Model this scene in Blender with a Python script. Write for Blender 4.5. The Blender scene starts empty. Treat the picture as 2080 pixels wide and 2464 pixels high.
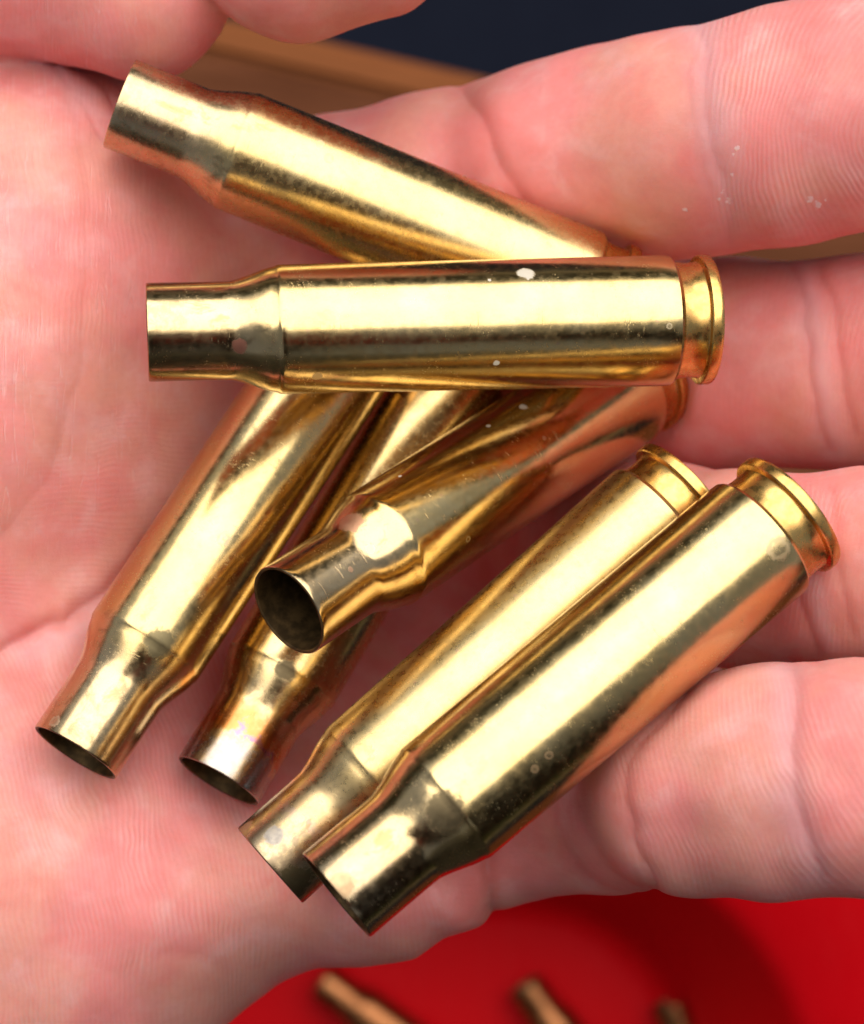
import bpy, bmesh, math, random
import numpy as np
from mathutils import Vector, Matrix, noise as mnoise

random.seed(7)
sc = bpy.context.scene
COL = sc.collection
MM = 0.001
D = 190.0            # camera height above the z = 0 plane, mm
K = 0.0371           # mm per photograph pixel on that plane
CX, CY = 1040.0, 1232.0

# ------------------------------------------------------------ camera, sky, sun, exposure
cam_d = bpy.data.cameras.new('camera')
cam = bpy.data.objects.new('camera', cam_d)
COL.objects.link(cam)
cam.location = (0, 0, D * MM)
cam_d.sensor_fit = 'VERTICAL'
cam_d.sensor_height = 36.0
cam_d.lens = 36.0 * D / (2464 * K)
cam_d.clip_start = 0.01
cam_d.clip_end = 100
cam_d.dof.use_dof = True
cam_d.dof.focus_distance = 0.187
cam_d.dof.aperture_fstop = cam_d.lens / 2.4
sc.camera = cam

SUN_EL, SUN_ROT = math.radians(56), math.radians(6)
world = bpy.data.worlds.new('World')
sc.world = world
world.use_nodes = True
wn = world.node_tree.nodes
bg = wn['Background']
sky = wn.new('ShaderNodeTexSky')
sky.sky_type = 'NISHITA'
sky.sun_disc = False
sky.sun_elevation = SUN_EL
sky.sun_rotation = SUN_ROT
sky.air_density = 0.48
sky.dust_density = 0.5
sky.ozone_density = 1.0
hs = wn.new('ShaderNodeHueSaturation')
hs.inputs['Saturation'].default_value = 0.35
world.node_tree.links.new(sky.outputs[0], hs.inputs['Color'])
world.node_tree.links.new(hs.outputs[0], bg.inputs['Color'])
bg.inputs['Strength'].default_value = 0.05

sun_d = bpy.data.lights.new('sun', 'SUN')
sun_d.energy = 1.5
sun_d.angle = math.radians(82)
sun_d.color = (1.0, 0.965, 0.92)
sun = bpy.data.objects.new('sun', sun_d)
COL.objects.link(sun)
sdir = Vector((math.sin(SUN_ROT) * math.cos(SUN_EL), math.cos(SUN_ROT) * math.cos(SUN_EL), math.sin(SUN_EL)))
sun.rotation_euler = sdir.to_track_quat('Z', 'Y').to_euler()
sun.location = sdir * 0.5

sc.view_settings.view_transform = 'Standard'
sc.view_settings.look = 'None'
sc.view_settings.exposure = 1.58
sc.view_settings.gamma = 1.0


# ------------------------------------------------------------ helpers
def U(px, py, z):
    """point (mm) seen at photograph pixel (px, py) at height z"""
    f = (D - z) / D
    return np.array([(px - CX) * K * f, (CY - py) * K * f, z])


def tag(o, label=None, cat=None, group=None, kind=None):
    for k, v in (('label', label), ('category', cat), ('group', group), ('kind', kind)):
        if v:
            o[k] = v
    return o


def empty(name, loc=(0, 0, 0)):
    o = bpy.data.objects.new(name, None)
    o.location = loc
    o.empty_display_size = 0.01
    COL.objects.link(o)
    return o


def mesh_obj(name, verts, faces, mat, parent=None, smooth=True, scale=MM):
    me = bpy.data.meshes.new(name)
    me.from_pydata([tuple(c * scale for c in v) for v in verts], [], faces)
    me.update()
    if smooth:
        me.polygons.foreach_set('use_smooth', [True] * len(me.polygons))
    if mat:
        me.materials.append(mat)
    o = bpy.data.objects.new(name, me)
    COL.objects.link(o)
    if parent:
        o.parent = parent
    return o


class NT:
    """small node-tree writer"""
    def __init__(self, name):
        self.m = bpy.data.materials.new(name)
        self.m.use_nodes = True
        self.t = self.m.node_tree
        self.b = self.t.nodes['Principled BSDF']

    def n(self, typ, **kw):
        nd = self.t.nodes.new('ShaderNode' + typ)
        for k, v in kw.items():
            setattr(nd, k, v)
        return nd

    def put(self, sock, v):
        if isinstance(v, bpy.types.NodeSocket):
            self.t.links.new(v, sock)
        elif v is not None:
            sock.default_value = v

    def math(self, op, a, b=None, c=None, clamp=False):
        nd = self.n('Math', operation=op, use_clamp=clamp)
        self.put(nd.inputs[0], a)
        if b is not None:
            self.put(nd.inputs[1], b)
        if c is not None:
            self.put(nd.inputs[2], c)
        return nd.outputs[0]

    def vmath(self, op, a, b=None, scale=None):
        nd = self.n('VectorMath', operation=op)
        self.put(nd.inputs[0], a)
        if b is not None:
            self.put(nd.inputs[1], b)
        if scale is not None:
            self.put(nd.inputs['Scale'], scale)
        return nd.outputs['Value'] if op in ('LENGTH', 'DISTANCE', 'DOT_PRODUCT') else nd.outputs[0]

    def mix(self, fac, a, b, blend='MIX'):
        nd = self.n('Mix', data_type='RGBA', blend_type=blend)
        self.put(nd.inputs[0], fac)
        self.put(nd.inputs[6], a)
        self.put(nd.inputs[7], b)
        return nd.outputs[2]

    def ramp(self, fac, lo, hi, a=0.0, b=1.0, smooth=True):
        nd = self.n('MapRange', interpolation_type='SMOOTHSTEP' if smooth else 'LINEAR')
        self.put(nd.inputs[0], fac)
        for i, v in enumerate((lo, hi, a, b)):
            nd.inputs[i + 1].default_value = v
        return nd.outputs[0]

    def noise(self, vec, scale, detail=3, rough=0.5, dist=0.0):
        nd = self.n('TexNoise')
        self.put(nd.inputs['Vector'], vec)
        nd.inputs['Scale'].default_value = scale
        nd.inputs['Detail'].default_value = detail
        nd.inputs['Roughness'].default_value = rough
        nd.inputs['Distortion'].default_value = dist
        return nd.outputs[0]

    def mapping(self, vec, loc=(0, 0, 0), rot=(0, 0, 0), scale=(1, 1, 1)):
        nd = self.n('Mapping')
        self.put(nd.inputs[0], vec)
        nd.inputs[1].default_value = loc
        nd.inputs[2].default_value = rot
        nd.inputs[3].default_value = scale
        return nd.outputs[0]

    def objmm(self):
        tc = self.n('TexCoord')
        return self.vmath('SCALE', tc.outputs['Object'], scale=1000.0)

    def attr(self, name):
        nd = self.n('Attribute', attribute_name=name)
        return nd

    def bump(self, h, strength, dist_mm, normal=None):
        nd = self.n('Bump')
        nd.inputs['Strength'].default_value = strength
        nd.inputs['Distance'].default_value = dist_mm * MM
        self.put(nd.inputs['Height'], h)
        if normal:
            self.put(nd.inputs['Normal'], normal)
        return nd.outputs[0]


def rgb(r, g, b):
    return (r, g, b, 1.0)


# ------------------------------------------------------------ poses of the seven casings (head centre mm, azimuth, elevation)
POSE = {
    'A': ((17.98, 20.10, -16.75), 158.85, 7.50),
    'B': ((25.40, 17.68, -5.80), 181.95, 7.60),
    'C': ((-7.20, 19.05, -21.32), 238.30, 19.60),
    'D': ((4.25, 16.35, -27.60), 239.70, 19.20),
    'E': ((21.65, 13.95, -28.30), 213.40, 36.50),
    'F': ((23.70, 1.88, -6.75), 221.07, 9.80),
    'G': ((31.22, 0.11, 5.75), 218.83, 11.70),
}
LEN = 51.18


def pose_axis(k):
    (h, az, el) = POSE[k]
    az, el = math.radians(az), math.radians(el)
    return np.array(h), np.array([math.cos(az) * math.cos(el), math.sin(az) * math.cos(el), math.sin(el)])


def pose_matrix(k):
    h, a = pose_axis(k)
    z = Vector(a)
    x = Vector((0, 0, 1)) - z * z.z            # local +X faces up towards the sky
    x.normalize()
    y = z.cross(x)
    m = Matrix((x, y, z)).transposed().to_4x4()
    m.translation = Vector(h) * MM
    return m


def local_at(k, px, py):
    """casing-local point (mm) where the sight line through a photograph pixel meets casing k"""
    h, a = pose_axis(k)
    o = np.array([0, 0, D])
    d = U(px, py, 0) - o
    d /= np.linalg.norm(d)
    for t in np.linspace(150, 225, 3000):
        p = o + d * t
        s = float(np.dot(p - h, a))
        r = np.linalg.norm(p - h - a * s)
        if 0 < s < LEN and r < np.interp(s, [0, 39.4, 43.2, LEN], [6, 5.77, 4.4, 4.4]):
            w = pose_matrix(k).to_3x3().transposed() @ Vector(p - h)
            return tuple(w)
    return None


# ------------------------------------------------------------ the hand: one continuous implicit surface
def segment_sdf(X, Y, Z, a, b, ra, rb):
    ab = (b - a).astype(np.float32)
    l2 = float(ab @ ab)
    px, py, pz = X - a[0], Y - a[1], Z - a[2]
    t = np.clip((px * ab[0] + py * ab[1] + pz * ab[2]) / l2, 0, 1)
    dx, dy, dz = px - t * ab[0], py - t * ab[1], pz - t * ab[2]
    return np.sqrt(dx * dx + dy * dy + dz * dz) - (ra + t * (rb - ra))


def smin(a, b, k):
    h = np.maximum(k - np.abs(a - b), 0) / k
    return np.minimum(a, b) - h * h * k * 0.25


def smax(a, b, k):
    h = np.maximum(k - np.abs(a - b), 0) / k
    return np.maximum(a, b) + h * h * k * 0.25


def chain_sdf(X, Y, Z, pts, k=2.0):
    out = None
    P = [(U(px, py, z), hw * K * (D - z) / D) for px, py, hw, z in pts]
    for (a, ra), (b, rb) in zip(P[:-1], P[1:]):
        d = segment_sdf(X, Y, Z, a, b, ra, rb)
        out = d if out is None else smin(out, d, k)
    return out


INDEX = [(600, 560, 230, -38), (800, 528, 240, -35), (1040, 472, 236, -32), (1195, 434, 232, -31.5), (1320, 404, 246, -26.5), (1450, 376, 250, -24),
         (1620, 350, 262, -19), (1715, 336, 266, -16), (1900, 300, 280, -12), (2080, 258, 278, -9), (2330, 215, 240, -4)]
MIDDLE = [(1000, 860, 230, -46), (1500, 872, 235, -44), (1650, 876, 240, -39), (1760, 878, 250, -33), (1945, 880, 243, -27),
          (2080, 876, 256, -23), (2480, 850, 225, -8)]
RING = [(1000, 1250, 205, -66), (1300, 1300, 215, -54), (1480, 1332, 225, -38), (1610, 1352, 230, -22), (1800, 1368, 232, -13), (1945, 1370, 224, -8.5),
        (2080, 1364, 236, -4), (2440, 1330, 205, 8)]
PINKY = [(950, 1950, 180, -34), (1250, 1965, 188, -18), (1470, 1957, 186, -10), (1555, 1930, 205, -4), (1670, 1900, 254, 4), (1850, 1880, 277, 8), (1925, 1876, 274, 9),
         (2080, 1870, 286, 12), (2400, 1850, 235, 17)]
THUMB = [(-700, -60, 330, -26), (-250, -130, 250, -22), (0, -108, 222, -19), (170, -85, 216, -17.5), (345, -16, 207, -16.5)]
THUMB_TIP = [(330, -110, 120, -20), (560, -145, 150, -17), (690, -138, 212, -11), (740, -136, 216, -11), (900, -175, 205, -9), (1050, -240, 150, -8)]

PALM_H = [(-900, 300, -22), (-900, 1200, -18), (-900, 2200, -16), (-500, 300, -15), (-500, 1200, -10), (-500, 2300, -6),
          (0, 160, -18), (0, 600, -11), (0, 1100, -11), (0, 1500, -12.5), (0, 1900, -6.5), (0, 2300, -4), (0, 2750, -9),
          (285, 260, -17), (300, 500, -14), (300, 800, -15), (300, 1100, -17), (240, 1350, -17.5), (370, 1530, -18),
          (200, 1810, -9), (250, 2100, -5), (300, 2400, -6), (520, 1890, -15.5), (560, 2150, -8), (600, 2400, -10),
          (500, 330, -25), (600, 600, -26), (640, 900, -36), (620, 1200, -34), (720, 1500, -34), (770, 1780, -30),
          (800, 2100, -7), (850, 2300, -7), (850, 420, -34), (900, 700, -42), (900, 1000, -49), (950, 1300, -52),
          (1000, 1600, -48), (1030, 1880, -18), (1100, 2150, -4), (1200, 600, -42), (1200, 900, -48), (1250, 1200, -50),
          (1300, 1500, -52), (1500, 700, -44), (1500, 1000, -44), (1650, 1250, -46), (1650, 1600, -34)]
PALM_OUT = [(-1000, 100), (-500, -80), (-100, 20), (200, 90), (440, 215), (600, 330), (800, 400), (1000, 440), (1250, 520), (1560, 760), (1760, 1000), (1800, 1250),
            (1860, 1600), (1700, 1800), (1400, 1980), (1210, 2080), (1178, 2150), (1150, 2208), (1070, 2236), (1000, 2295), (880, 2330), (766, 2343), (678, 2385),
            (600, 2440), (450, 2560), (200, 2680), (-200, 2760), (-600, 2650), (-1000, 2400)]


def thin_plate(P, V, Q, lam=1e-3):
    def phi(r2):
        return 0.5 * r2 * np.log(np.maximum(r2, 1e-9))
    n = len(P)
    A = np.zeros((n + 3, n + 3))
    A[:n, :n] = phi(((P[:, None] - P[None]) ** 2).sum(2)) + lam * np.eye(n) * 100
    A[:n, n] = 1
    A[:n, n + 1:] = P
    A[n:, :n] = A[:n, n:].T
    w = np.linalg.solve(A, np.concatenate([V, [0, 0, 0]]))
    out = np.zeros(len(Q))
    for i in range(n):
        out += w[i] * phi(((Q - P[i]) ** 2).sum(1))
    return out + w[n] + Q @ w[n + 1:]


def polygon_sdf(P, Q):
    d = np.full(len(Q), 1e9)
    inside = np.zeros(len(Q), bool)
    n = len(P)
    for i in range(n):
        a, b = P[i], P[(i + 1) % n]
        ab = b - a
        t = np.clip(((Q - a) @ ab) / (ab @ ab), 0, 1)
        d = np.minimum(d, np.hypot(*(Q - a - t[:, None] * ab).T))
        c = ((a[1] > Q[:, 1]) != (b[1] > Q[:, 1])) & (Q[:, 0] < (b[0] - a[0]) * (Q[:, 1] - a[1]) / (b[1] - a[1] + 1e-12) + a[0])
        inside ^= c
    return np.where(inside, -d, d)


def surface_nets(F, org, h):
    ins = F < 0
    nx, ny, nz = F.shape
    c = [(i, j, k) for i in (0, 1) for j in (0, 1) for k in (0, 1)]
    cnt = np.zeros((nx - 1, ny - 1, nz - 1), np.int8)
    for i, j, k in c:
        cnt += ins[i:nx - 1 + i, j:ny - 1 + j, k:nz - 1 + k]
    act = np.argwhere((cnt > 0) & (cnt < 8))
    ids = np.full(cnt.shape, -1, np.int64)
    ids[tuple(act.T)] = np.arange(len(act))
    s = np.zeros((len(act), 3))
    m = np.zeros(len(act))
    for a in c:
        for ax in range(3):
            if a[ax] == 0:
                b = list(a)
                b[ax] = 1
                fa = F[tuple((act + a).T)]
                fb = F[tuple((act + b).T)]
                x = (fa < 0) != (fb < 0)
                t = np.where(x, fa / np.where(fa == fb, 1, fa - fb), 0)
                p = np.array(a, float) + np.zeros((len(act), 3))
                p[:, ax] = t
                s[x] += p[x]
                m[x] += 1
    V = (act + s / m[:, None]) * h + org
    quads = []
    for ax in range(3):
        u, w = (ax + 1) % 3, (ax + 2) % 3
        lo = [slice(None)] * 3
        hi = [slice(None)] * 3
        lo[ax] = slice(0, -1)
        hi[ax] = slice(1, None)
        fl = ins[tuple(lo)] != ins[tuple(hi)]
        e = np.argwhere(fl)
        e = e[(e[:, u] > 0) & (e[:, w] > 0) & (e[:, u] < F.shape[u] - 1) & (e[:, w] < F.shape[w] - 1)]
        du = np.zeros(3, int)
        du[u] = 1
        dw = np.zeros(3, int)
        dw[w] = 1
        q = np.stack([ids[tuple((e - du - dw).T)], ids[tuple((e - dw).T)], ids[tuple(e.T)], ids[tuple((e - du).T)]], 1)
        flip = ~ins[tuple(e.T)]
        q[flip] = q[flip][:, ::-1]
        quads.append(q)
    return V, np.concatenate(quads)


def profile_radius(s):
    return np.interp(s, [0, 39.4, 43.2, LEN], [6.05, 5.82, 4.45, 4.45])


def build_hand_field(h=0.7):
    org = np.array([-92.0, -68.0, -90.0])
    end = np.array([66.0, 66.0, 36.0])
    n = ((end - org) / h).astype(int)
    gx = (org[0] + h * np.arange(n[0])).astype(np.float32)
    gy = (org[1] + h * np.arange(n[1])).astype(np.float32)
    gz = (org[2] + h * np.arange(n[2])).astype(np.float32)
    X, Y, Z = gx[:, None, None], gy[None, :, None], gz[None, None, :]
    Q = np.stack(np.meshgrid(gx, gy, indexing='ij'), -1).reshape(-1, 2).astype(float)
    ctrl = np.array([U(*p) for p in PALM_H])
    H = thin_plate(ctrl[:, :2], ctrl[:, 2], Q).reshape(n[0], n[1])
    H = np.clip(H, -58, 0)
    out = np.array([U(px, py, -19)[:2] for px, py in PALM_OUT])
    P2 = polygon_sdf(out, Q).reshape(n[0], n[1])
    H3 = H[:, :, None].astype(np.float32)
    front = (Z - H3) * 0.9
    back = (H3 - 25) - Z
    palm = smax(smax(front, P2[:, :, None].astype(np.float32), 14.0), back, 10.0)
    fi = chain_sdf(X, Y, Z, INDEX)
    mi = chain_sdf(X, Y, Z, MIDDLE)
    ri = chain_sdf(X, Y, Z, RING)
    pi = chain_sdf(X, Y, Z, PINKY, 1.2)
    th = smin(chain_sdf(X, Y, Z, THUMB), chain_sdf(X, Y, Z, THUMB_TIP), 0.8)
    fingers = smin(smin(smin(fi, mi, 1.0), ri, 1.6), pi, 1.6)
    F = smin(palm, fingers, 5.0)
    F = smin(F, th, 2.5)
    arm = segment_sdf(X, Y, Z, U(-500, 1150, -26), U(-1500, 1350, -34), 26.0, 25.0)
    F = smin(F, arm, 22.0)
    F = np.maximum(F, (org[0] + 3.0) - X)
    # skin gives way where the casings press on it
    for k in POSE:
        hd, a = pose_axis(k)
        px, py, pz = X - hd[0], Y - hd[1], Z - hd[2]
        s = px * a[0] + py * a[1] + pz * a[2]
        r = np.sqrt(np.maximum(px * px + py * py + pz * pz - s * s, 0))
        d = np.maximum(r - profile_radius(s).astype(np.float32), np.maximum(-s, s - LEN))
        F = smax(F, 0.05 - d, 1.6)
    return F.astype(np.float32), org, h


# crease lines on the skin: polyline in photograph pixels, half-width mm, depth mm
CREASE = [
    ([(-250, 1660), (0, 1568), (80, 1522), (160, 1492), (260, 1425), (340, 1340), (420, 1240)], 0.9, 0.75),
    ([(20, 1545), (120, 1512), (215, 1470), (300, 1395)], 0.5, 0.3),
    ([(-200, 1380), (0, 1300), (120, 1150), (190, 900), (215, 600), (210, 380), (170, 230)], 1.6, 0.25),
    ([(-150, 95), (0, 118), (100, 130), (180, 152), (250, 200), (290, 270)], 0.7, 0.45),
    ([(100, 130), (200, 245), (262, 330)], 0.4, 0.25),
    ([(1105, 215), (1150, 275), (1178, 340), (1205, 405), (1245, 475), (1300, 560)], 1.1, 0.55),
    ([(1685, 75), (1700, 180), (1700, 280), (1712, 360), (1738, 430), (1752, 500), (1750, 580)], 1.0, 0.3),
    ([(1660, 100), (1665, 220), (1680, 330), (1700, 430), (1730, 520)], 0.6, 0.15),
    ([(1900, 640), (1930, 740), (1942, 820), (1940, 900), (1960, 1000), (1985, 1090)], 0.8, 0.4),
    ([(1975, 640), (2005, 740), (2015, 840), (2020, 930), (2050, 1040)], 0.6, 0.28),
    ([(1900, 1280), (1915, 1400), (1930, 1460), (1962, 1570)], 0.9, 0.45),
    ([(2000, 1180), (2010, 1300), (2030, 1420), (2050, 1520)], 0.6, 0.2),
    ([(1650, 1670), (1560, 1765), (1515, 1835), (1503, 1920), (1520, 2020), (1560, 2100), (1580, 2150)], 1.0, 0.5),
    ([(1905, 1600), (1912, 1700), (1910, 1817), (1914, 1905), (1945, 2023), (1972, 2110)], 0.9, 0.4),
    ([(1170, 2060), (1182, 2110), (1183, 2190)], 0.8, 1.0),
    ([(380, 2300), (480, 2290), (560, 2330)], 0.6, 0.1),
]


# bloodless pale bands beside the joints
PALE = [([(1690, 60), (1705, 200), (1715, 330), (1745, 460), (1760, 560)], 1.5), ([(1925, 640), (1960, 820), (1975, 960), (2005, 1090)], 1.3),
        ([(1940, 1250), (1955, 1400), (1985, 1560)], 1.1), ([(1890, 1600), (1895, 1800), (1920, 1960), (1960, 2100)], 1.4),
        ([(60, 1580), (140, 1545), (240, 1480)], 1.4), ([(0, 90), (110, 150), (200, 230)], 1.2)]


def seg_dist(Q, pts):
    d = np.full(len(Q), 1e9)
    P = np.array(pts, float)
    for a, b in zip(P[:-1], P[1:]):
        ab = b - a
        t = np.clip(((Q - a) @ ab) / (ab @ ab), 0, 1)
        d = np.minimum(d, np.hypot(*(Q - a - t[:, None] * ab).T))
    return d


def smooth_noise(Q, seed, cell):
    """cheap value noise over 2-D points"""
    rng = np.random.RandomState(seed)
    G = rng.rand(96, 96)
    q = Q / cell + 40
    i = np.floor(q).astype(int)
    f = q - i
    f = f * f * (3 - 2 * f)
    i = np.clip(i, 0, 94)
    a = G[i[:, 0], i[:, 1]] * (1 - f[:, 0]) + G[i[:, 0] + 1, i[:, 1]] * f[:, 0]
    b = G[i[:, 0], i[:, 1] + 1] * (1 - f[:, 0]) + G[i[:, 0] + 1, i[:, 1] + 1] * f[:, 0]
    return a * (1 - f[:, 1]) + b * f[:, 1]


def build_hand(mat, parent):
    F, org, h = build_hand_field()
    V, Qd = surface_nets(F, org, h)
    me = bpy.data.meshes.new('hand_base')
    me.from_pydata(V.tolist(), [], Qd.tolist())
    me.update()
    o = bpy.data.objects.new('hand_base', me)
    COL.objects.link(o)
    sm = o.modifiers.new('smooth', 'SMOOTH')
    sm.factor, sm.iterations = 0.5, 3
    ss = o.modifiers.new('fine', 'SUBSURF')
    ss.levels = ss.render_levels = 1
    dg = bpy.context.evaluated_depsgraph_get()
    me2 = bpy.data.meshes.new_from_object(o.evaluated_get(dg), depsgraph=dg)
    bpy.data.objects.remove(o)
    bpy.data.meshes.remove(me)
    nv = len(me2.vertices)
    co = np.empty(nv * 3, np.float32)
    me2.vertices.foreach_get('co', co)
    co = co.reshape(-1, 3).astype(float)
    nr = np.empty(nv * 3, np.float32)
    me2.vertices.foreach_get('normal', nr)
    nr = nr.reshape(-1, 3).astype(float)
    f = D / (D - co[:, 2])
    px = np.stack([CX + co[:, 0] * f / K, CY - co[:, 1] * f / K], 1)     # palm chart used for skin lines
    up = np.clip(nr[:, 2] * 2.0 + 0.6, 0, 1)
    warp = np.stack([smooth_noise(px, 3, 60), smooth_noise(px, 4, 60)], 1) - 0.5
    warp2 = np.stack([smooth_noise(px, 5, 25), smooth_noise(px, 6, 25)], 1) - 0.5
    pw = px + warp * 16 + warp2 * 5
    crease = np.zeros(nv)
    depth = np.zeros(nv)
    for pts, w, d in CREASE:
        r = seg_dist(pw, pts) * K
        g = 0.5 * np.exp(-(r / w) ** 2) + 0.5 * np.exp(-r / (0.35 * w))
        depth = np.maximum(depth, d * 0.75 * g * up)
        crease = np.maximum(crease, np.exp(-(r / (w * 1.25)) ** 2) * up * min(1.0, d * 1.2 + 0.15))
    pale = np.zeros(nv)
    for pts, w in PALE:
        pale = np.maximum(pale, np.exp(-(seg_dist(pw, pts) * K / w) ** 2) * up)
    # soft uneven flesh
    lump = (smooth_noise(px, 11, 170) - 0.5) * 0.7 + (smooth_noise(px, 12, 80) - 0.5) * 0.25
    co += nr * (lump * 0.8 - depth)[:, None]
    # friction-ridge coordinate (mm): whorls and loops of several centres, blended
    def ring(c, sx=1.0, sy=1.0, ang=0.0):
        q = px - np.array(c)
        ca, sa = math.cos(ang), math.sin(ang)
        u, v = q[:, 0] * ca + q[:, 1] * sa, -q[:, 0] * sa + q[:, 1] * ca
        return np.hypot(u * sx, v * sy) * K
    fields = [((300, 2150), 750, ring((-1300, 2500), 1.0, 0.8), 0.8),
              ((120, 520), 520, ring((-1500, 700), 1.0, 0.55), 0.45),
              ((120, 1150), 420, ring((-250, -2200), 0.5, 1.0), 0.35),
              ((2000, 250), 420, ring((2230, 330), 1.0, 0.8), 1.0),
              ((1450, 330), 330, ring((1450, -900), 0.35, 1.0), 0.08),
              ((1900, 880), 330, ring((2500, 1000), 1.0, 0.7), 0.4),
              ((1950, 1370), 280, ring((2500, 1500), 1.0, 0.7), 0.4),
              ((1800, 1880), 360, ring((2300, 1500), 1.0, 0.6), 0.65),
              ((1250, 1980), 250, ring((1250, 1000), 0.4, 1.0), 0.15)]
    ridge = np.zeros(nv)
    ramp_ = np.zeros(nv)
    best = np.full(nv, 1e9)
    second = np.full(nv, 1e9)
    for c, rad, v, am in fields:
        d = np.hypot(*(px - np.array(c)).T) / rad
        sel = d < best
        second = np.where(sel, best, np.minimum(second, d))
        ridge[sel] = v[sel]
        ramp_[sel] = am
        best[sel] = d[sel]
    ramp_ *= np.clip((second - best) * 4, 0, 1) * np.clip((1.35 - best) * 2.2, 0, 1)
    ramp_ *= np.clip(0.25 + 1.4 * smooth_noise(px, 31, 110), 0, 1.2)
    wob = (smooth_noise(px, 21, 45) - 0.5) * 0.35 + (smooth_noise(px, 22, 160) - 0.5) * 1.2
    ridge = ridge + wob
    me2.vertices.foreach_set('co', (co * MM).astype(np.float32).ravel())
    for nm, arr in (('ridge', ridge), ('crease', crease), ('pale', pale), ('ridge_amp', ramp_), ('chart_x', px[:, 0] * K), ('chart_y', px[:, 1] * K)):
        at = me2.attributes.new(nm, 'FLOAT', 'POINT')
        at.data.foreach_set('value', arr.astype(np.float32))
    me2.update()
    me2.polygons.foreach_set('use_smooth', [True] * len(me2.polygons))
    me2.materials.clear()
    me2.materials.append(mat)
    me2.name = 'hand'
    ho = bpy.data.objects.new('hand', me2)
    COL.objects.link(ho)
    ho.parent = parent
    return ho


FLAKES = [(1772, 355, 0.22), (1765, 372, 0.12), (1738, 470, 0.22), (1752, 488, 0.25), (1728, 484, 0.15), (1648, 508, 0.2), (1950, 478, 0.28), (1968, 490, 0.3), (1985, 480, 0.18), (1760, 420, 0.14)]


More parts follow.
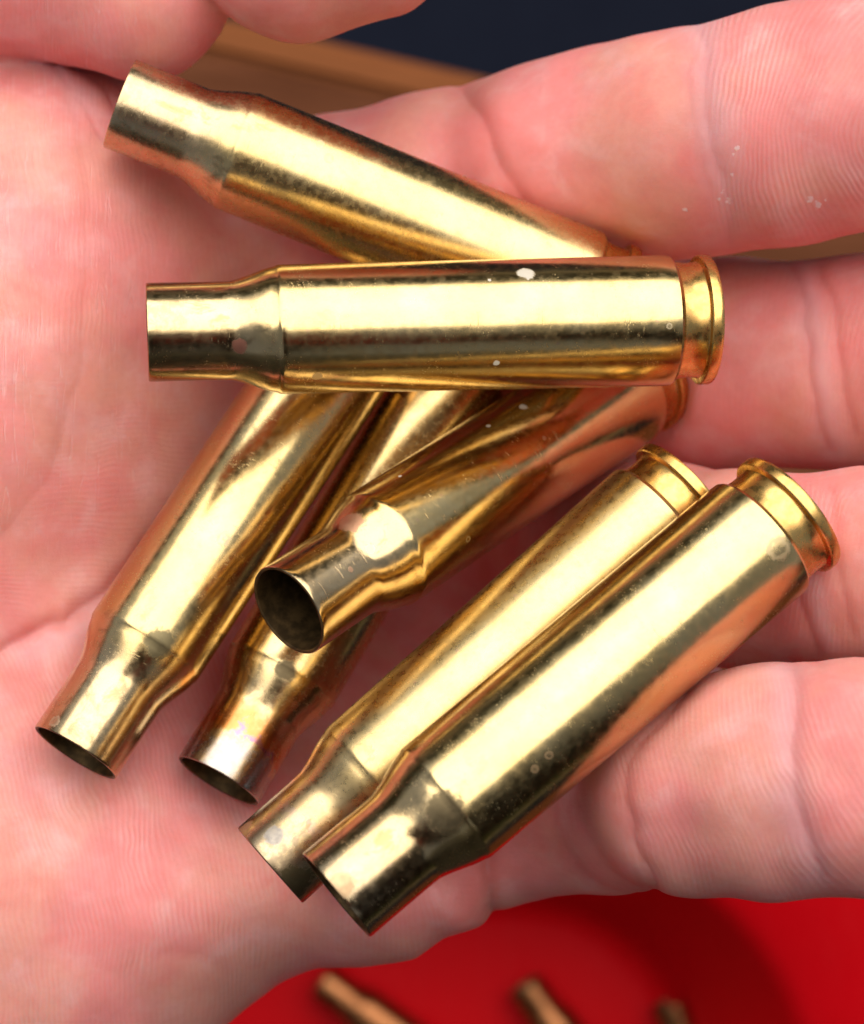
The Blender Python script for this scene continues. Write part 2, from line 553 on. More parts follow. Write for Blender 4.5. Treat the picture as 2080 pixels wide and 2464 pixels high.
def skin_material():
    m = NT('skin')
    p = m.objmm()
    ridge = m.attr('ridge').outputs['Fac']
    crease = m.attr('crease').outputs['Fac']
    pale_f = m.attr('pale').outputs['Fac']
    cx = m.attr('chart_x').outputs['Fac']
    cy = m.attr('chart_y').outputs['Fac']
    cb = m.n('CombineXYZ')
    m.put(cb.inputs[0], cx)
    m.put(cb.inputs[1], cy)
    ch = cb.outputs[0]
    n1 = m.noise(p, 0.07, 4, 0.55)
    n2 = m.noise(p, 0.19, 5, 0.55, 0.3)
    n3 = m.noise(p, 1.3, 3, 0.6)
    base = m.mix(m.ramp(n1, 0.40, 0.64), rgb(0.78, 0.262, 0.242), rgb(0.76, 0.325, 0.255))
    base = m.mix(m.ramp(n2, 0.50, 0.78, 0, 0.40), base, rgb(0.74, 0.155, 0.135))
    base = m.mix(m.ramp(n2, 0.52, 0.28, 0, 0.5), base, rgb(0.81, 0.43, 0.41))
    base = m.mix(m.ramp(n3, 0.35, 0.7, 0, 0.15), base, rgb(0.60, 0.20, 0.17))
    base = m.mix(m.math('MULTIPLY', pale_f, 0.45), base, rgb(0.78, 0.50, 0.53))
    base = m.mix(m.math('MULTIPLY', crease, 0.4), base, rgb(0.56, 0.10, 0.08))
    ph = m.math('MULTIPLY', ridge, 2 * math.pi / 0.49)
    s = m.math('SINE', ph)
    s01 = m.math('MULTIPLY_ADD', s, 0.5, 0.5)
    patch = m.ramp(m.noise(p, 0.25, 3), 0.42, 0.62)
    rid = m.math('MULTIPLY', s01, m.math('MULTIPLY_ADD', patch, 0.5, 0.5))
    rid = m.math('MULTIPLY', rid, m.attr('ridge_amp').outputs['Fac'])
    base = m.mix(m.math('MULTIPLY', rid, 0.18), base, rgb(0.80, 0.50, 0.46))
    m.put(m.b.inputs['Base Color'], base)
    # long fine lines fanning across the ball of the thumb, and small crossing cracks elsewhere
    ln = m.noise(m.mapping(ch, rot=(0, 0, math.radians(7)), scale=(0.95, 0.055, 1)), 1.0, 3, 0.6, 0.6)
    thin = m.ramp(m.math('ABSOLUTE', m.math('SUBTRACT', ln, 0.5)), 0.0, 0.022, 1, 0)
    lm = m.math('MULTIPLY', thin, m.math('MULTIPLY', m.ramp(cx, 19, 8), m.ramp(cy, 54, 40)))
    lm = m.math('MULTIPLY', lm, m.ramp(m.noise(ch, 0.4, 2), 0.38, 0.6))
    wv = m.n('TexNoise')
    m.put(wv.inputs['Vector'], ch)
    wv.inputs['Scale'].default_value = 0.6
    wch = m.vmath('ADD', ch, m.vmath('SCALE', wv.outputs['Color'], scale=1.6))
    cracks = None
    for sc0, wid in ((0.9, 0.05), (0.42, 0.03)):
        vor = m.n('TexVoronoi', feature='DISTANCE_TO_EDGE')
        m.put(vor.inputs['Vector'], m.mapping(wch, rot=(0, 0, 0.5), scale=(sc0 * 1.3, sc0 * 0.8, 1)))
        c0 = m.ramp(vor.outputs['Distance'], 0.0, wid, 1, 0)
        cracks = c0 if cracks is None else m.math('MAXIMUM', cracks, c0)
    cracks = m.math('MULTIPLY', cracks, m.ramp(m.noise(ch, 0.23, 3), 0.45, 0.62))
    base = m.mix(m.math('MULTIPLY', lm, 0.30), base, rgb(0.82, 0.52, 0.49))
    base = m.mix(m.math('MULTIPLY', cracks, 0.12), base, rgb(0.56, 0.15, 0.13))
    # dry white flakes on the forefinger
    wz = m.noise(p, 2.2, 3, 0.7)
    fl = None
    for (fx, fy, fr) in FLAKES:
        d0 = m.vmath('DISTANCE', ch, (fx * K, fy * K, 0))
        d0 = m.math('MULTIPLY_ADD', m.math('SUBTRACT', wz, 0.5), fr * 5.0, d0)
        k0 = m.ramp(d0, fr, fr * 0.6)
        fl = k0 if fl is None else m.math('MAXIMUM', fl, k0)
    base = m.mix(m.math('MULTIPLY', fl, 0.6), base, rgb(0.85, 0.70, 0.68))
    m.put(m.b.inputs['Base Color'], base)
    fine = m.noise(p, 4.0, 4, 0.65)
    hgt = m.math('MULTIPLY_ADD', rid, 0.6, m.math('MULTIPLY', cracks, -0.35))
    hgt = m.math('MULTIPLY_ADD', fine, 0.55, hgt)
    hgt = m.math('MULTIPLY_ADD', lm, -0.9, hgt)
    hgt = m.math('MULTIPLY_ADD', fl, 0.9, hgt)
    m.put(m.b.inputs['Normal'], m.bump(hgt, 0.55, 0.10))
    m.put(m.b.inputs['Roughness'], m.ramp(n2, 0.3, 0.7, 0.38, 0.52))
    m.b.inputs['Subsurface Weight'].default_value = 0.65
    m.b.inputs['Subsurface Radius'].default_value = (1.0, 0.20, 0.12)
    m.b.inputs['Subsurface Scale'].default_value = 4.5 * MM
    m.b.inputs['Specular IOR Level'].default_value = 0.32
    return m.m


# ------------------------------------------------------------ brass
def brass_material(name, seed, spots=(), neck=0.5, mouth_dark=0.3, rainbow=0.0, dull=0.0):
    m = NT(name)
    p = m.objmm()
    q = m.mapping(p, loc=(seed * 3.7, seed * 1.9, seed * 5.3))
    sep = m.n('SeparateXYZ')
    m.put(sep.inputs[0], p)
    z = sep.outputs[2]
    n1 = m.noise(q, 0.22, 4, 0.6)
    n2 = m.noise(q, 1.4, 4, 0.65)
    base = m.mix(m.ramp(n1, 0.35, 0.7), rgb(0.66, 0.465, 0.19), rgb(0.645, 0.485, 0.23))
    base = m.mix(m.ramp(n2, 0.55, 0.8, 0, 0.30), base, rgb(0.48, 0.28, 0.14))
    # heat-tarnished neck and mouth
    zz = m.math('MULTIPLY_ADD', m.math('SUBTRACT', n1, 0.5), 7.0, z)
    zz = m.math('MULTIPLY_ADD', m.math('SUBTRACT', n2, 0.5), 3.0, zz)
    nk = m.ramp(zz, 38.0, 44.0, 0, neck)
    base = m.mix(nk, base, rgb(0.56, 0.41, 0.24))
    md = m.math('MULTIPLY', m.ramp(zz, 46.5, 50.5, 0, mouth_dark), m.ramp(n2, 0.35, 0.6))
    base = m.mix(md, base, rgb(0.30, 0.20, 0.10))
    # brown handling smudges round the shoulder, soot specks and a speckled skin everywhere
    sm1 = m.noise(m.mapping(q, scale=(1, 1, 0.6)), 0.5, 5, 0.7, 0.5)
    sm = m.math('MULTIPLY', m.ramp(sm1, 0.54, 0.66), m.math('MULTIPLY_ADD', m.ramp(z, 33, 41), 0.5, 0.08))
    base = m.mix(sm, base, rgb(0.24, 0.15, 0.07))
    sk = m.noise(q, 7.0, 3, 0.75)
    base = m.mix(m.ramp(sk, 0.50, 0.72, 0, 0.24), base, rgb(0.36, 0.24, 0.09))
    if rainbow > 0:
        r1 = m.math('MULTIPLY', m.ramp(zz, 44.0, 46.2), m.ramp(zz, 47.6, 46.6))
        base = m.mix(m.math('MULTIPLY', r1, rainbow * 0.8), base, rgb(0.55, 0.22, 0.06))
        r2 = m.math('MULTIPLY', m.math('MULTIPLY', m.ramp(zz, 46.6, 47.3), m.ramp(zz, 48.1, 47.5)), m.ramp(n1, 0.47, 0.56))
        base = m.mix(m.math('MULTIPLY', r2, rainbow * 0.7), base, rgb(0.32, 0.11, 0.30))
        r3 = m.ramp(zz, 47.8, 48.8)
        base = m.mix(m.math('MULTIPLY', r3, rainbow * 0.55), base, rgb(0.34, 0.35, 0.38))
    # tiny copper freckles
    v = m.n('TexVoronoi')
    m.put(v.inputs['Vector'], q)
    v.inputs['Scale'].default_value = 0.42
    fr = m.ramp(v.outputs['Distance'], 0.10, 0.06)
    base = m.mix(m.math('MULTIPLY', fr, 0.35), base, rgb(0.62, 0.36, 0.24))
    rough = m.ramp(n2, 0.3, 0.8, 0.13 + dull, 0.26 + dull)
    metal = None
    fine = m.noise(q, 14.0, 3, 0.7)
    for (pt, rad, col, kind) in spots:
        if pt is None:
            continue
        dv = m.vmath('DISTANCE', p, pt)
        dv = m.math('MULTIPLY_ADD', m.math('SUBTRACT', n2, 0.5), rad * 1.1, dv)
        dv = m.math('MULTIPLY_ADD', m.math('SUBTRACT', fine, 0.5), rad * 0.8, dv)
        if kind == 'ring':
            mk = m.math('MULTIPLY', m.ramp(dv, rad, rad * 0.8), m.ramp(dv, rad * 0.35, rad * 0.7, 0.35, 1.0))
            base = m.mix(m.math('MULTIPLY', mk, 0.45), base, rgb(*col))
        else:
            mk = m.ramp(dv, rad, rad * 0.75)
            base = m.mix(m.math('MULTIPLY', mk, 0.92 if kind in ('paint', 'stain_and_reflection') else 0.6), base, rgb(*col))  # strong blotches: real stains, and dark reflections painted on the shoulders
            if kind == 'paint':
                inv = m.math('SUBTRACT', 1.0, mk)
                metal = inv if metal is None else m.math('MULTIPLY', metal, inv)
        rough = m.math('MULTIPLY_ADD', mk, 0.25, rough)
    m.put(m.b.inputs['Base Color'], base)
    m.b.inputs['Metallic'].default_value = 1.0
    if metal is not None:
        m.put(m.b.inputs['Metallic'], metal)
    # hairline scratches in two directions and a fine pitted skin
    hgt = m.math('MULTIPLY', fine, 0.25)
    for i, (rx, ry, sx) in enumerate(((20, 35, 1.0), (-30, 60, 0.8), (75, -20, 1.1))):
        s = m.noise(m.mapping(q, rot=(math.radians(rx), math.radians(ry), math.radians(40 * i)), scale=(7.0 * sx, 0.22, 5.0)), 1.0, 2, 0.5)
        sc_ = m.math('MULTIPLY', m.ramp(s, 0.66, 0.72), m.ramp(m.noise(q, 0.5, 2), 0.45, 0.65))
        hgt = m.math('MULTIPLY_ADD', sc_, -0.8, hgt)
        rough = m.math('MULTIPLY_ADD', sc_, 0.12, rough)
    big = m.noise(q, 0.35, 2, 0.5)
    nb = m.bump(big, 0.12, 0.25)
    m.put(m.b.inputs['Normal'], m.bump(hgt, 0.30, 0.02, nb))
    m.put(m.b.inputs['Roughness'], rough)
    return m.m


def plain_brass(name, col, rough, dark=None):
    m = NT(name)
    p = m.objmm()
    n = m.noise(p, 1.2, 4, 0.6)
    base = m.mix(m.ramp(n, 0.35, 0.7, 0, 0.5), rgb(*col), rgb(col[0] * 0.85, col[1] * 0.62, col[2] * 0.5))
    m.put(m.b.inputs['Base Color'], base)
    m.b.inputs['Metallic'].default_value = 1.0
    m.put(m.b.inputs['Roughness'], m.ramp(n, 0.3, 0.7, rough, rough + 0.14))
    # turning marks left by the lathe
    sep = m.n('SeparateXYZ')
    m.put(sep.inputs[0], p)
    s = m.math('SINE', m.math('MULTIPLY', sep.outputs[2], 60.0))
    m.put(m.b.inputs['Normal'], m.bump(m.math('MULTIPLY_ADD', n, 0.5, m.math('MULTIPLY', s, 0.2)), 0.25, 0.01))
    return m.m


def soot_material():
    m = NT('sooty_brass')
    p = m.objmm()
    n = m.noise(p, 0.8, 4, 0.6)
    m.put(m.b.inputs['Base Color'], m.mix(m.ramp(n, 0.35, 0.7), rgb(0.06, 0.036, 0.014), rgb(0.16, 0.095, 0.036)))
    m.b.inputs['Metallic'].default_value = 0.8
    m.b.inputs['Roughness'].default_value = 0.5
    return m.m


def lathe(name, prof, mat, parent, seg=128, cap_first=False, cap_last=False):
    V, Fc = [], []
    for (z, r) in prof:
        for i in range(seg):
            t = 2 * math.pi * i / seg
            V.append((r * math.cos(t), r * math.sin(t), z))
    for j in range(len(prof) - 1):
        for i in range(seg):
            a, b = j * seg + i, j * seg + (i + 1) % seg
            Fc.append((a, b, b + seg, a + seg))
    if cap_first:
        Fc.append(tuple(reversed(range(seg))))
    if cap_last:
        b = (len(prof) - 1) * seg
        Fc.append(tuple(range(b, b + seg)))
    o = mesh_obj(name, V, Fc, mat, parent)
    return o


def sharp_by_angle(o, deg):
    me = o.data
    bm = bmesh.new()
    bm.from_mesh(me)
    for e in bm.edges:
        if len(e.link_faces) == 2 and e.calc_face_angle(0) > math.radians(deg):
            e.smooth = False
    bm.to_mesh(me)
    bm.free()


def outer_profile():
    P = [(3.45, 5.42), (3.68, 5.80), (3.9, 5.94), (4.4, 5.97), (5.1, 5.97)]
    for t in np.linspace(0.05, 1, 12):
        P.append((5.1 + t * 33.9, 5.97 - t * 0.19))
    # rounded shoulder corner, conical shoulder, flowing neck
    P += [(39.35, 5.772), (39.55, 5.745), (39.72, 5.68), (39.85, 5.62)]
    for t in np.linspace(0.12, 1, 12):
        e = t * t * (3 - 2 * t) * 0.45 + t * 0.55
        P.append((39.85 + t * 4.0, 5.62 - e * 1.22))
    P += [(44.4, 4.385), (45.5, 4.37), (47, 4.37), (49, 4.375), (50.6, 4.385), (51.0, 4.385), (51.13, 4.36), (51.18, 4.30)]
    return P


def inner_profile():
    return [(51.18, 4.30), (51.18, 4.10), (51.1, 4.02), (49, 4.0), (44.2, 3.99), (42.5, 4.35), (40.0, 5.15), (39.0, 5.28), (20, 5.2), (9, 4.7), (6.5, 3.6), (6.3, 0.05)]


HEAD_PROF = [(0.0, 2.72), (0.0, 5.72), (0.06, 5.86), (0.22, 5.93), (0.40, 5.945), (0.85, 5.945), (1.00, 5.92), (1.10, 5.82), (1.14, 5.66),
             (1.18, 5.36), (1.32, 5.28), (2.4, 5.26), (2.6, 5.28), (2.95, 5.32), (3.45, 5.42)]


def make_casing(k, label, mat, mat_head, mat_soot, mat_primer):
    t = empty('rifle_casing')
    t.matrix_world = pose_matrix(k)
    tag(t, label, 'casing', 'empty brass rifle casings in the hand')
    b = lathe('case_body', outer_profile(), mat, t)
    sharp_by_angle(b, 16)
    i = lathe('case_interior', inner_profile(), mat_soot, t, 96)
    sharp_by_angle(i, 40)
    h = lathe('case_head', HEAD_PROF, mat_head, t)
    sharp_by_angle(h, 30)
    pr = lathe('primer', [(0.12, 0.02), (0.16, 0.7), (0.30, 1.0), (0.10, 1.35), (0.08, 2.45), (0.2, 2.66), (0.5, 2.7)], mat_primer, t, 48)
    return t


# ------------------------------------------------------------ build the hand and casings
person = empty('person', tuple(U(400, 1200, -40) * MM))
tag(person, 'bare left hand, palm up and fingers half curled, cupping seven brass casings', 'person')
hand = build_hand(skin_material(), person)
hand.matrix_parent_inverse = Matrix.Translation(-Vector(person.location))

copper = (0.42, 0.21, 0.14)
pale = (0.58, 0.53, 0.43)
SP = {
    'A': [(local_at('A', 792, 381), 0.55, (0.62, 0.5, 0.3), 'ring'), (local_at('A', 770, 345), 0.45, (0.8, 0.68, 0.45), 'ring'),],
    'B': [(local_at('B', 1266, 658), 0.85, pale, 'paint'), (local_at('B', 1178, 674), 0.18, pale, 'paint'), (local_at('B', 577, 832), 0.8, (0.50, 0.20, 0.13), 'stain_and_reflection'),
          (local_at('B', 1612, 785), 0.3, pale, 'ring'), (local_at('B', 765, 905), 0.5, (0.7, 0.58, 0.36), 'flat'), (local_at('B', 1195, 873), 0.3, pale, 'paint')],
    'C': [(local_at('C', 384, 1548), 1.5, (0.17, 0.14, 0.075), 'stain_and_reflection'), (local_at('C', 538, 1297), 0.75, (0.6, 0.5, 0.38), 'ring'), (local_at('C', 540, 1292), 0.25, (0.8, 0.66, 0.55), 'flat'),  # first spot: shoulder stain with the person's dark reflection painted in
          (local_at('C', 131, 1736), 0.6, (0.66, 0.52, 0.36), 'ring')],
    'D': [(local_at('D', 690, 1612), 1.1, (0.17, 0.13, 0.07), 'stain_and_reflection')],  # dark shoulder patch, part stain, part painted reflection of the person
    'E': [(local_at('E', 1260, 979), 0.45, pale, 'paint'), (local_at('E', 1176, 1025), 0.25, pale, 'paint'), (local_at('E', 909, 1145), 0.55, pale, 'paint'),
          (local_at('E', 963, 1146), 0.2, pale, 'paint'), (local_at('E', 1127, 1298), 0.35, (0.7, 0.6, 0.35), 'ring'), (local_at('E', 846, 1258), 1.3, (0.52, 0.22, 0.16), 'flat'),
          (local_at('E', 845, 1370), 0.3, copper, 'flat'), (local_at('E', 890, 1320), 0.5, (0.7, 0.45, 0.35), 'flat'), (local_at('E', 1310, 1054), 0.25, copper, 'flat')],
    'F': [(local_at('F', 660, 2010), 1.0, (0.36, 0.36, 0.36), 'flat'), (local_at('F', 712, 2125), 1.9, (0.10, 0.075, 0.035), 'stain_and_reflection'),
          (local_at('F', 590, 1990), 0.8, (0.62, 0.34, 0.2), 'flat')],
    'G': [(local_at('G', 1072, 1955), 1.9, (0.17, 0.13, 0.07), 'stain_and_reflection'), (local_at('G', 1322, 1817), 0.4, copper, 'ring'), (local_at('G', 1288, 1851), 0.4, copper, 'ring'), (local_at('G', 820, 2130), 1.2, (0.52, 0.33, 0.18), 'flat'),  # first spot paints the person's dark reflection and some stain on the shoulder
          (local_at('G', 1874, 1320), 1.1, (0.5, 0.4, 0.26), 'ring')],
}
PAR = {'A': (0.75, 0.3, 0.1, 0.08), 'B': (0.5, 0.5, 0.0, 0.02), 'C': (0.7, 0.35, 0.0, 0.04), 'D': (0.6, 0.6, 1.0, 0.06), 'E': (0.7, 0.4, 0.0, 0.0), 'F': (0.5, 0.75, 0.25, 0.12), 'G': (0.5, 0.35, 0.2, 0.03)}
LABEL = {
    'A': 'brass casing slanting up to the thumb, topmost in the photo, with a pale stained shoulder',
    'B': 'brass casing lying level across the heap with a white fleck near its rim',
    'C': 'brass casing whose mouth rests on the heel of the palm beside the deep palm crease',
    'D': 'brass casing with purple and blue heat tint round its mouth, under the gaping one',
    'E': 'brass casing tilted up so its round dark open mouth faces the viewer',
    'F': 'brass casing with a blackened mouth edge tucked beside and under the foremost casing',
    'G': 'foremost brass casing nearest the little finger, its bright body reflecting orange skin',
}
m_head = plain_brass('head_brass', (0.68, 0.43, 0.14), 0.2)
m_soot = soot_material()
m_primer = plain_brass('primer_metal', (0.80, 0.62, 0.40), 0.25)
for i, k in enumerate('ABCDEFG'):
    nk, md, rb, dl = PAR[k]
    make_casing(k, LABEL[k], brass_material('brass_' + str(i), i + 1, SP[k], nk, md, rb, dl), m_head, m_soot, m_primer)

# ------------------------------------------------------------ what lies below: table, bin, floor
def wood_material():
    m = NT('wood')
    p = m.objmm()
    g = m.noise(m.mapping(p, rot=(0, 0, math.radians(-13)), scale=(0.012, 0.16, 0.1)), 1.0, 5, 0.6, 0.4)
    g2 = m.noise(m.mapping(p, rot=(0, 0, math.radians(-13)), scale=(0.03, 0.9, 0.4)), 1.0, 3, 0.6)
    c = m.mix(m.ramp(g, 0.3, 0.7), rgb(0.085, 0.028, 0.012), rgb(0.13, 0.045, 0.020))
    c = m.mix(m.ramp(g2, 0.5, 0.7, 0, 0.4), c, rgb(0.05, 0.018, 0.007))
    m.put(m.b.inputs['Base Color'], c)
    m.b.inputs['Roughness'].default_value = 0.6
    m.b.inputs['Specular IOR Level'].default_value = 0.02
    m.put(m.b.inputs['Normal'], m.bump(g2, 0.3, 0.3))
    return m.m


def lit_edge_material():  # lighter orange wood: the lit edge highlight put into the colour
    m = NT('lit_wood_edge')
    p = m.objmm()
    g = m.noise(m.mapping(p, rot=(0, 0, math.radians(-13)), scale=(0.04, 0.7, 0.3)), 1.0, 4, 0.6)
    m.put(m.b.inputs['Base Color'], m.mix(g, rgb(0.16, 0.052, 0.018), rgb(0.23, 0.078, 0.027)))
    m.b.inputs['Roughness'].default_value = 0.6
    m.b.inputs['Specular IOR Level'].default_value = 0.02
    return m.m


def floor_material():
    m = NT('navy_floor')
    p = m.objmm()
    n = m.noise(p, 0.02, 4, 0.6)
    m.put(m.b.inputs['Base Color'], m.mix(n, rgb(0.005, 0.006, 0.012), rgb(0.008, 0.010, 0.018)))
    m.b.inputs['Roughness'].default_value = 0.9
    m.b.inputs['Specular IOR Level'].default_value = 0.05
    return m.m


def red_material():
    m = NT('red_plastic')
    p = m.objmm()
    n = m.noise(p, 0.05, 3, 0.5)
    m.put(m.b.inputs['Base Color'], m.mix(n, rgb(0.46, 0.0006, 0.003), rgb(0.52, 0.001, 0.005)))
    sc1 = m.noise(m.mapping(p, scale=(0.5, 0.03, 0.3)), 1.0, 3, 0.6)
    m.put(m.b.inputs['Roughness'], m.ramp(sc1, 0.4, 0.7, 0.38, 0.55))
    m.b.inputs['Specular IOR Level'].default_value = 0.12
    m.put(m.b.inputs['Normal'], m.bump(m.noise(p, 0.6, 3), 0.2, 0.2))
    return m.m


ZT = -330.0
# board top: a plank with a bevelled far edge running along the photographed slope
a0, a1 = U(790, 96, ZT)[:2], U(1190, 188, ZT)[:2]
e = (a1 - a0) / np.linalg.norm(a1 - a0)
nrm = np.array([-e[1], e[0]])
if nrm[1] < 0:
    nrm = -nrm


def board(name, off0, off1, l0, l1, z0, z1, mat, parent=None, bev=3.0):
    P = [a0 + e * l + nrm * o for l, o in ((l0, off0), (l1, off0), (l1, off1), (l0, off1))]
    bm = bmesh.new()
    lo = [bm.verts.new((*q, z0)) for q in P]
    hi = [bm.verts.new((*q, z1)) for q in P]
    bm.faces.new(hi)
    bm.faces.new(lo[::-1])
    for i in range(4):
        bm.faces.new((lo[i], lo[(i + 1) % 4], hi[(i + 1) % 4], hi[i]))
    bmesh.ops.recalc_face_normals(bm, faces=bm.faces)
    bmesh.ops.bevel(bm, geom=list(bm.edges), offset=bev, segments=3, affect='EDGES')
    for v in bm.verts:
        v.co *= MM
    me = bpy.data.meshes.new(name)
    bm.to_mesh(me)
    bm.free()
    me.materials.append(mat)
    o = bpy.data.objects.new(name, me)
    COL.objects.link(o)
    if parent:
        o.parent = parent
    return o


m_wood = wood_material()
tbl = empty('wooden_table', (0, 0, -1.03))
tag(tbl, 'brown wooden table top showing behind the hand under the thumb and index finger', 'table')
bt = board('table_top', -620, -9.5, -500, 700, ZT - 30, ZT, m_wood, tbl)
bt.matrix_parent_inverse = Matrix.Translation((0, 0, 1.03))
eb = board('edge_highlight_band', -9.6, 0, -498, 698, ZT - 29, ZT - 1.0, lit_edge_material(), tbl, 2.0)  # separate strip coloured lighter to paint the highlight along the edge
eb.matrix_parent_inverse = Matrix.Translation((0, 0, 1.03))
for l, o_ in ((-460, -40), (660, -40), (660, -580), (-460, -580)):
    P = a0 + e * l + nrm * o_
    bm = bmesh.new()
    bmesh.ops.create_cube(bm, size=1.0)
    for v in bm.verts:
        v.co = Vector(((v.co.x * 50 + P[0]) * MM, (v.co.y * 50 + P[1]) * MM, (ZT - 30 - 335 + v.co.z * 670) * MM))
    bmesh.ops.bevel(bm, geom=list(bm.edges), offset=0.003, segments=2, affect='EDGES')
    me = bpy.data.meshes.new('leg')
    bm.to_mesh(me)
    bm.free()
    me.materials.append(m_wood)
    lg = bpy.data.objects.new('leg', me)
    COL.objects.link(lg)
    lg.parent = tbl
    lg.matrix_parent_inverse = Matrix.Translation((0, 0, 1.03))

fl = mesh_obj('floor', [(-6000, -6000, -1030), (6000, -6000, -1030), (6000, 6000, -1030), (-6000, 6000, -1030)], [(0, 1, 2, 3)], floor_material())
tag(fl, kind='structure')


# red tray: rounded rectangular tray with sloped walls and a rolled rim
def rounded_rect(cx, cy, hx, hy, r, z, n=14):
    out = []
    for qx, qy, s in ((1, 1, 0), (-1, 1, 1), (-1, -1, 2), (1, -1, 3)):
        for i in range(n + 1):
            t = math.pi / 2 * (s + i / n)
            out.append((cx + qx * (hx - r) + r * math.cos(t), cy + qy * (hy - r) + r * math.sin(t), z))
    return out


def red_bin(mat):
    zf = -322.0
    c = U(1250, 2560, zf)              # centre of the floor corner nearest the fingers
    r0 = 37.0
    hx, hy = 170.0, 120.0
    cx, cy = c[0] + r0 - hx, c[1] + r0 - hy
    rows = []
    prof = [(0.0, 0.0), (2.5, 0.35), (5.0, 1.6), (7.6, 4.4), (9.4, 8.5), (13.0, 14.0), (28.0, 44.0), (30.0, 47.0), (33.0, 49.0), (37.0, 50.5), (66.0, 64.6), (68.6, 64.2), (69.2, 62.8), (69.0, 58.0),
            (67.6, 58.0), (67.2, 62.2), (57.0, 59.0), (29.0, 43.0), (8.2, 2.0), (3.0, -1.2), (-3.0, -2.2)]
    for o, dz in prof:
        rows.append(rounded_rect(cx, cy, hx - 4 + o, hy - 4 + o, r0 - 4 + o, zf + dz))
    n = len(rows[0])
    V = [v for row in rows for v in row]
    Fc = []
    for j in range(len(rows) - 1):
        for i in range(n):
            a, b = j * n + i, j * n + (i + 1) % n
            Fc.append((a, b, b + n, a + n))
    Fc.append(tuple(range(n - 1, -1, -1))[::-1])
    L = (len(rows) - 1) * n
    Fc.append(tuple(range(L, L + n))[::-1])
    o = mesh_obj('tray', V, Fc, mat)
    bm = bmesh.new()
    bm.from_mesh(o.data)
    bmesh.ops.recalc_face_normals(bm, faces=bm.faces)
    bm.to_mesh(o.data)
    bm.free()
    tag(o, 'red plastic tray below the hand with a few more casings lying in it', 'tray')
    return o, zf


bin_o, ZF = red_bin(red_material())

m_cas = plain_brass('tarnished_brass', (0.30, 0.125, 0.05), 0.2)
CART = [((775, 2362), (1015, 2537), 'out of focus casing in the red tray, the long one lying just below the palm'),
        ((1264, 2372), (1422, 2594), 'out of focus casing in the red tray, its mouth between the other two casings'),
        ((1612, 2414), (1700, 2650), 'out of focus casing in the red tray beside the curved wall')]
for (t0, t1, lb) in CART:
    zc = ZF + 6.4
    A_, B_ = U(*t0, zc), U(*t1, zc)
    d = (A_ - B_) / np.linalg.norm(A_ - B_)
    base = A_ - d * LEN
    z = Vector(d)
    x = Vector((0, 0, 1))
    y = z.cross(x)
    mt = Matrix((x, y, z)).transposed().to_4x4()
    mt.translation = Vector(base) * MM
    t = empty('rifle_casing')
    t.matrix_world = mt
    tag(t, lb, 'casing', 'casings in the red tray')
    sharp_by_angle(lathe('case_body', outer_profile(), m_cas, t, 48), 16)
    lathe('case_interior', inner_profile(), m_soot, t, 40)
    sharp_by_angle(lathe('case_head', HEAD_PROF, m_head, t, 48), 30)


# ------------------------------------------------------------ the rest of the person, out of frame (the brass mirrors the dark jacket)
def blob(name, segs, h, mat, parent, k=40.0):
    P = np.array([q for a, b, ra, rb in segs for q in (a, b)], float)
    R = max(max(ra, rb) for a, b, ra, rb in segs) + 3 * h
    org, end = P.min(0) - R, P.max(0) + R
    n = ((end - org) / h).astype(int)
    g = [(org[i] + h * np.arange(n[i])).astype(np.float32) for i in range(3)]
    X, Y, Z = g[0][:, None, None], g[1][None, :, None], g[2][None, None, :]
    F = None
    for a, b, ra, rb in segs:
        d = segment_sdf(X, Y, Z, np.array(a, float), np.array(b, float), ra, rb)
        F = d if F is None else smin(F, d, k)
    F = F + 2.5 * np.sin(X * 0.05 + Z * 0.03) * np.sin(Z * 0.06 - Y * 0.04)
    V, Q = surface_nets(F, org, h)
    o = mesh_obj(name, V, [tuple(q) for q in Q.tolist()], mat, parent)
    o.matrix_parent_inverse = Matrix.Translation(-Vector(parent.location))
    return o


jm = NT('dark_jacket')
jp = jm.objmm()
jm.put(jm.b.inputs['Base Color'], jm.mix(jm.noise(jp, 0.02, 4), rgb(0.016, 0.018, 0.016), rgb(0.03, 0.03, 0.024)))
jm.b.inputs['Roughness'].default_value = 0.85
blob('jacket', [((-60, -430, -520), (-80, -400, 120), 130, 135), ((60, -430, -520), (80, -400, 120), 130, 135), ((-190, -390, 190), (190, -390, 190), 80, 80),
                ((-200, -390, 180), (-330, -230, -110), 75, 60), ((-330, -230, -110), (-100, -6, -32), 60, 42),
                ((200, -390, 180), (300, -250, 120), 75, 62), ((300, -250, 120), (110, -95, 235), 60, 42)], 9.0, jm.m, person, 60)
hm = NT('cap_and_hair')
hm.put(hm.b.inputs['Base Color'], hm.mix(hm.noise(hm.objmm(), 0.03, 4), rgb(0.02, 0.017, 0.014), rgb(0.04, 0.03, 0.024)))
hm.b.inputs['Roughness'].default_value = 0.8
blob('head', [((0, -330, 300), (0, -300, 390), 62, 82), ((0, -300, 390), (0, -265, 430), 85, 80), ((0, -215, 420), (0, -190, 395), 40, 30)], 8.0, hm.m, person, 40)


# the phone in the other hand: the brass shows it as the dark band under each bright one
pm = NT('phone_shell')
pm.b.inputs['Base Color'].default_value = rgb(0.012, 0.013, 0.018)
pm.b.inputs['Roughness'].default_value = 0.35
gm = NT('phone_glass')
gm.b.inputs['Base Color'].default_value = rgb(0.01, 0.01, 0.012)
gm.b.inputs['Roughness'].default_value = 0.08


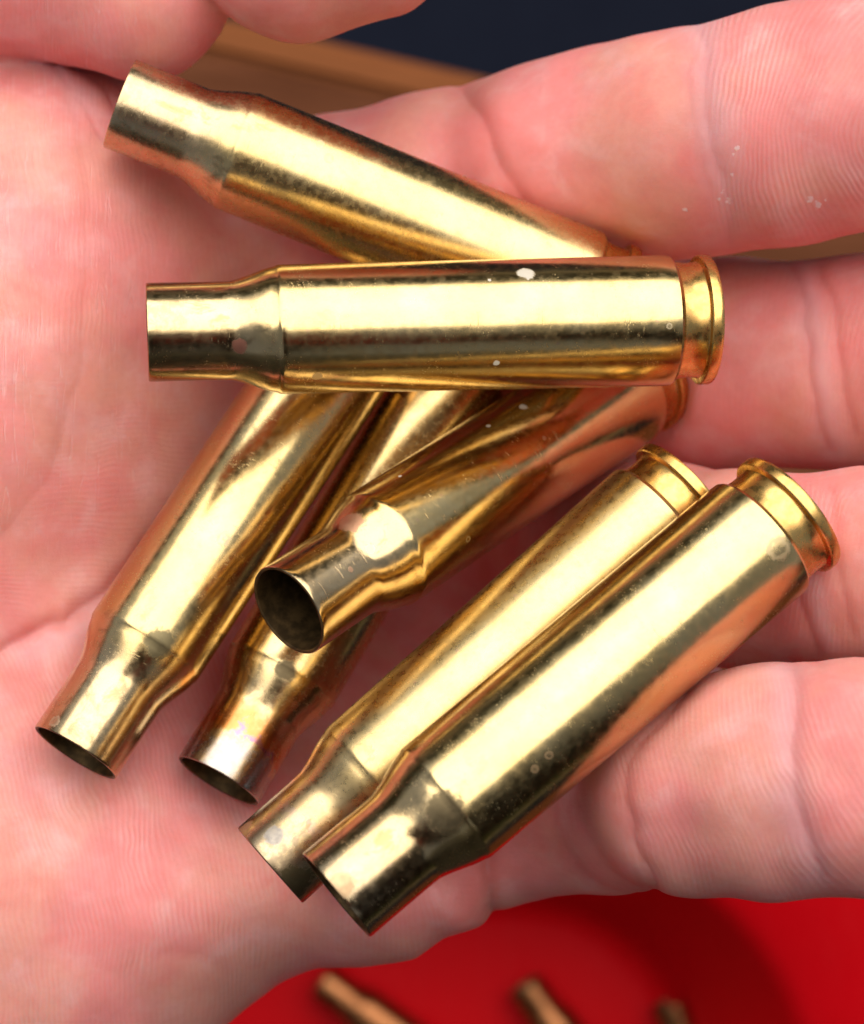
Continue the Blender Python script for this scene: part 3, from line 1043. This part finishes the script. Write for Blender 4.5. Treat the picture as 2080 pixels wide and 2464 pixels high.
def slab(name, cx, cy, hx, hy, r, z0, z1, mat, parent=None):
    rows = [rounded_rect(cx, cy, hx - 1.2, hy - 1.2, r - 1.2, z0, 8), rounded_rect(cx, cy, hx, hy, r, z0 + 1.2, 8),
            rounded_rect(cx, cy, hx, hy, r, z1 - 1.2, 8), rounded_rect(cx, cy, hx - 1.2, hy - 1.2, r - 1.2, z1, 8)]
    n = len(rows[0])
    V = [v for row in rows for v in row]
    Fc = [(j * n + i, j * n + (i + 1) % n, (j + 1) * n + (i + 1) % n, (j + 1) * n + i) for j in range(3) for i in range(n)]
    Fc += [tuple(range(n))[::-1], tuple(range(3 * n, 4 * n))]
    return mesh_obj(name, V, Fc, mat, parent, smooth=False)


phone = empty('smartphone')
tag(phone, 'dark smartphone held above the hand, mirrored as a dark band in the brass', 'phone')
slab('phone_case', -22, -60, 34, 72, 9, 196.5, 203.5, pm.m, phone)
slab('screen', -22, -60, 31, 62, 4, 203.7, 206.3, gm.m, phone)
slab('camera_bump', 0, 0, 7, 7, 5, 193.6, 196.4, gm.m, phone)
fist = [((48, -110, 226), (20, -78, 221), 19, 17), ((62, -128, 232), (48, -110, 226), 22, 19)]
for i in range(4):
    y = -118 + 21 * i
    fist += [((34, -96 + 8 * i, 224), (-8, y, 216), 11, 9.5), ((-8, y, 216), (-52, y + 4, 212), 9.5, 8.5), ((-52, y + 4, 212), (-64, y + 5, 202), 8.5, 7.5)]
fist += [((46, -86, 222), (34, -50, 214), 13, 11), ((34, -50, 214), (17, -24, 204), 11, 9)]
blob('hand', [tuple(q) for q in fist], 2.5, bpy.data.materials['skin'], person, 5)


# unseen ring of trees, added to darken the low horizon mirrored in the brass
def added_trees():
    rng = np.random.RandomState(5)
    V, Fc = [], []
    n = 180
    for i in range(n):                       # uneven dark mass behind the leaves
        a = 2 * math.pi * i / n
        r = 15.5 + rng.rand() * 1.5
        hgt = 3.6 + 0.9 * math.sin(a * 5 + 1) + 0.6 * math.sin(a * 13) + rng.rand() * 0.8
        V += [(r * math.cos(a), r * math.sin(a), -1.1), ((r - 0.6) * math.cos(a), (r - 0.6) * math.sin(a), hgt * 0.55), ((r + 0.6) * math.cos(a), (r + 0.6) * math.sin(a), hgt)]
    for i in range(n):
        j = (i + 1) % n
        Fc += [(3 * i, 3 * j, 3 * j + 1, 3 * i + 1), (3 * i + 1, 3 * j + 1, 3 * j + 2, 3 * i + 2)]
    for i in range(9000):
        a = rng.rand() * 2 * math.pi
        top = 3.6 + 0.9 * math.sin(a * 5 + 1) + 0.6 * math.sin(a * 13)
        r = 14.2 + rng.rand() * 1.8
        z = -0.9 + (top + 1.5) * rng.rand() ** 0.8
        c = np.array([r * math.cos(a), r * math.sin(a), z])
        u = rng.randn(3)
        u /= np.linalg.norm(u)
        w = np.cross(u, rng.randn(3))
        w /= np.linalg.norm(w)
        s = 0.12 + 0.2 * rng.rand()
        b = len(V)
        V += [tuple(c - u * s), tuple(c + w * s * 0.6), tuple(c + u * s), tuple(c - w * s * 0.6)]
        Fc.append((b, b + 1, b + 2, b + 3))
    m = NT('added_foliage')
    m.put(m.b.inputs['Base Color'], m.mix(m.noise(m.objmm(), 0.0015, 4), rgb(0.03, 0.045, 0.018), rgb(0.07, 0.085, 0.035)))
    m.b.inputs['Roughness'].default_value = 0.7
    o = mesh_obj('added_trees', V, Fc, m.m, None, False, 1.0)
    tag(o, kind='stuff')


added_trees()
gnd = NT('dry_ground')
gnd.put(gnd.b.inputs['Base Color'], gnd.mix(gnd.noise(gnd.objmm(), 0.001, 5), rgb(0.10, 0.085, 0.055), rgb(0.16, 0.14, 0.10)))
gnd.b.inputs['Roughness'].default_value = 0.9
tag(mesh_obj('ground', [(-60, -60, -1.05), (60, -60, -1.05), (60, 60, -1.05), (-60, 60, -1.05)], [(0, 1, 2, 3)], gnd.m, None, False, 1.0), kind='structure')
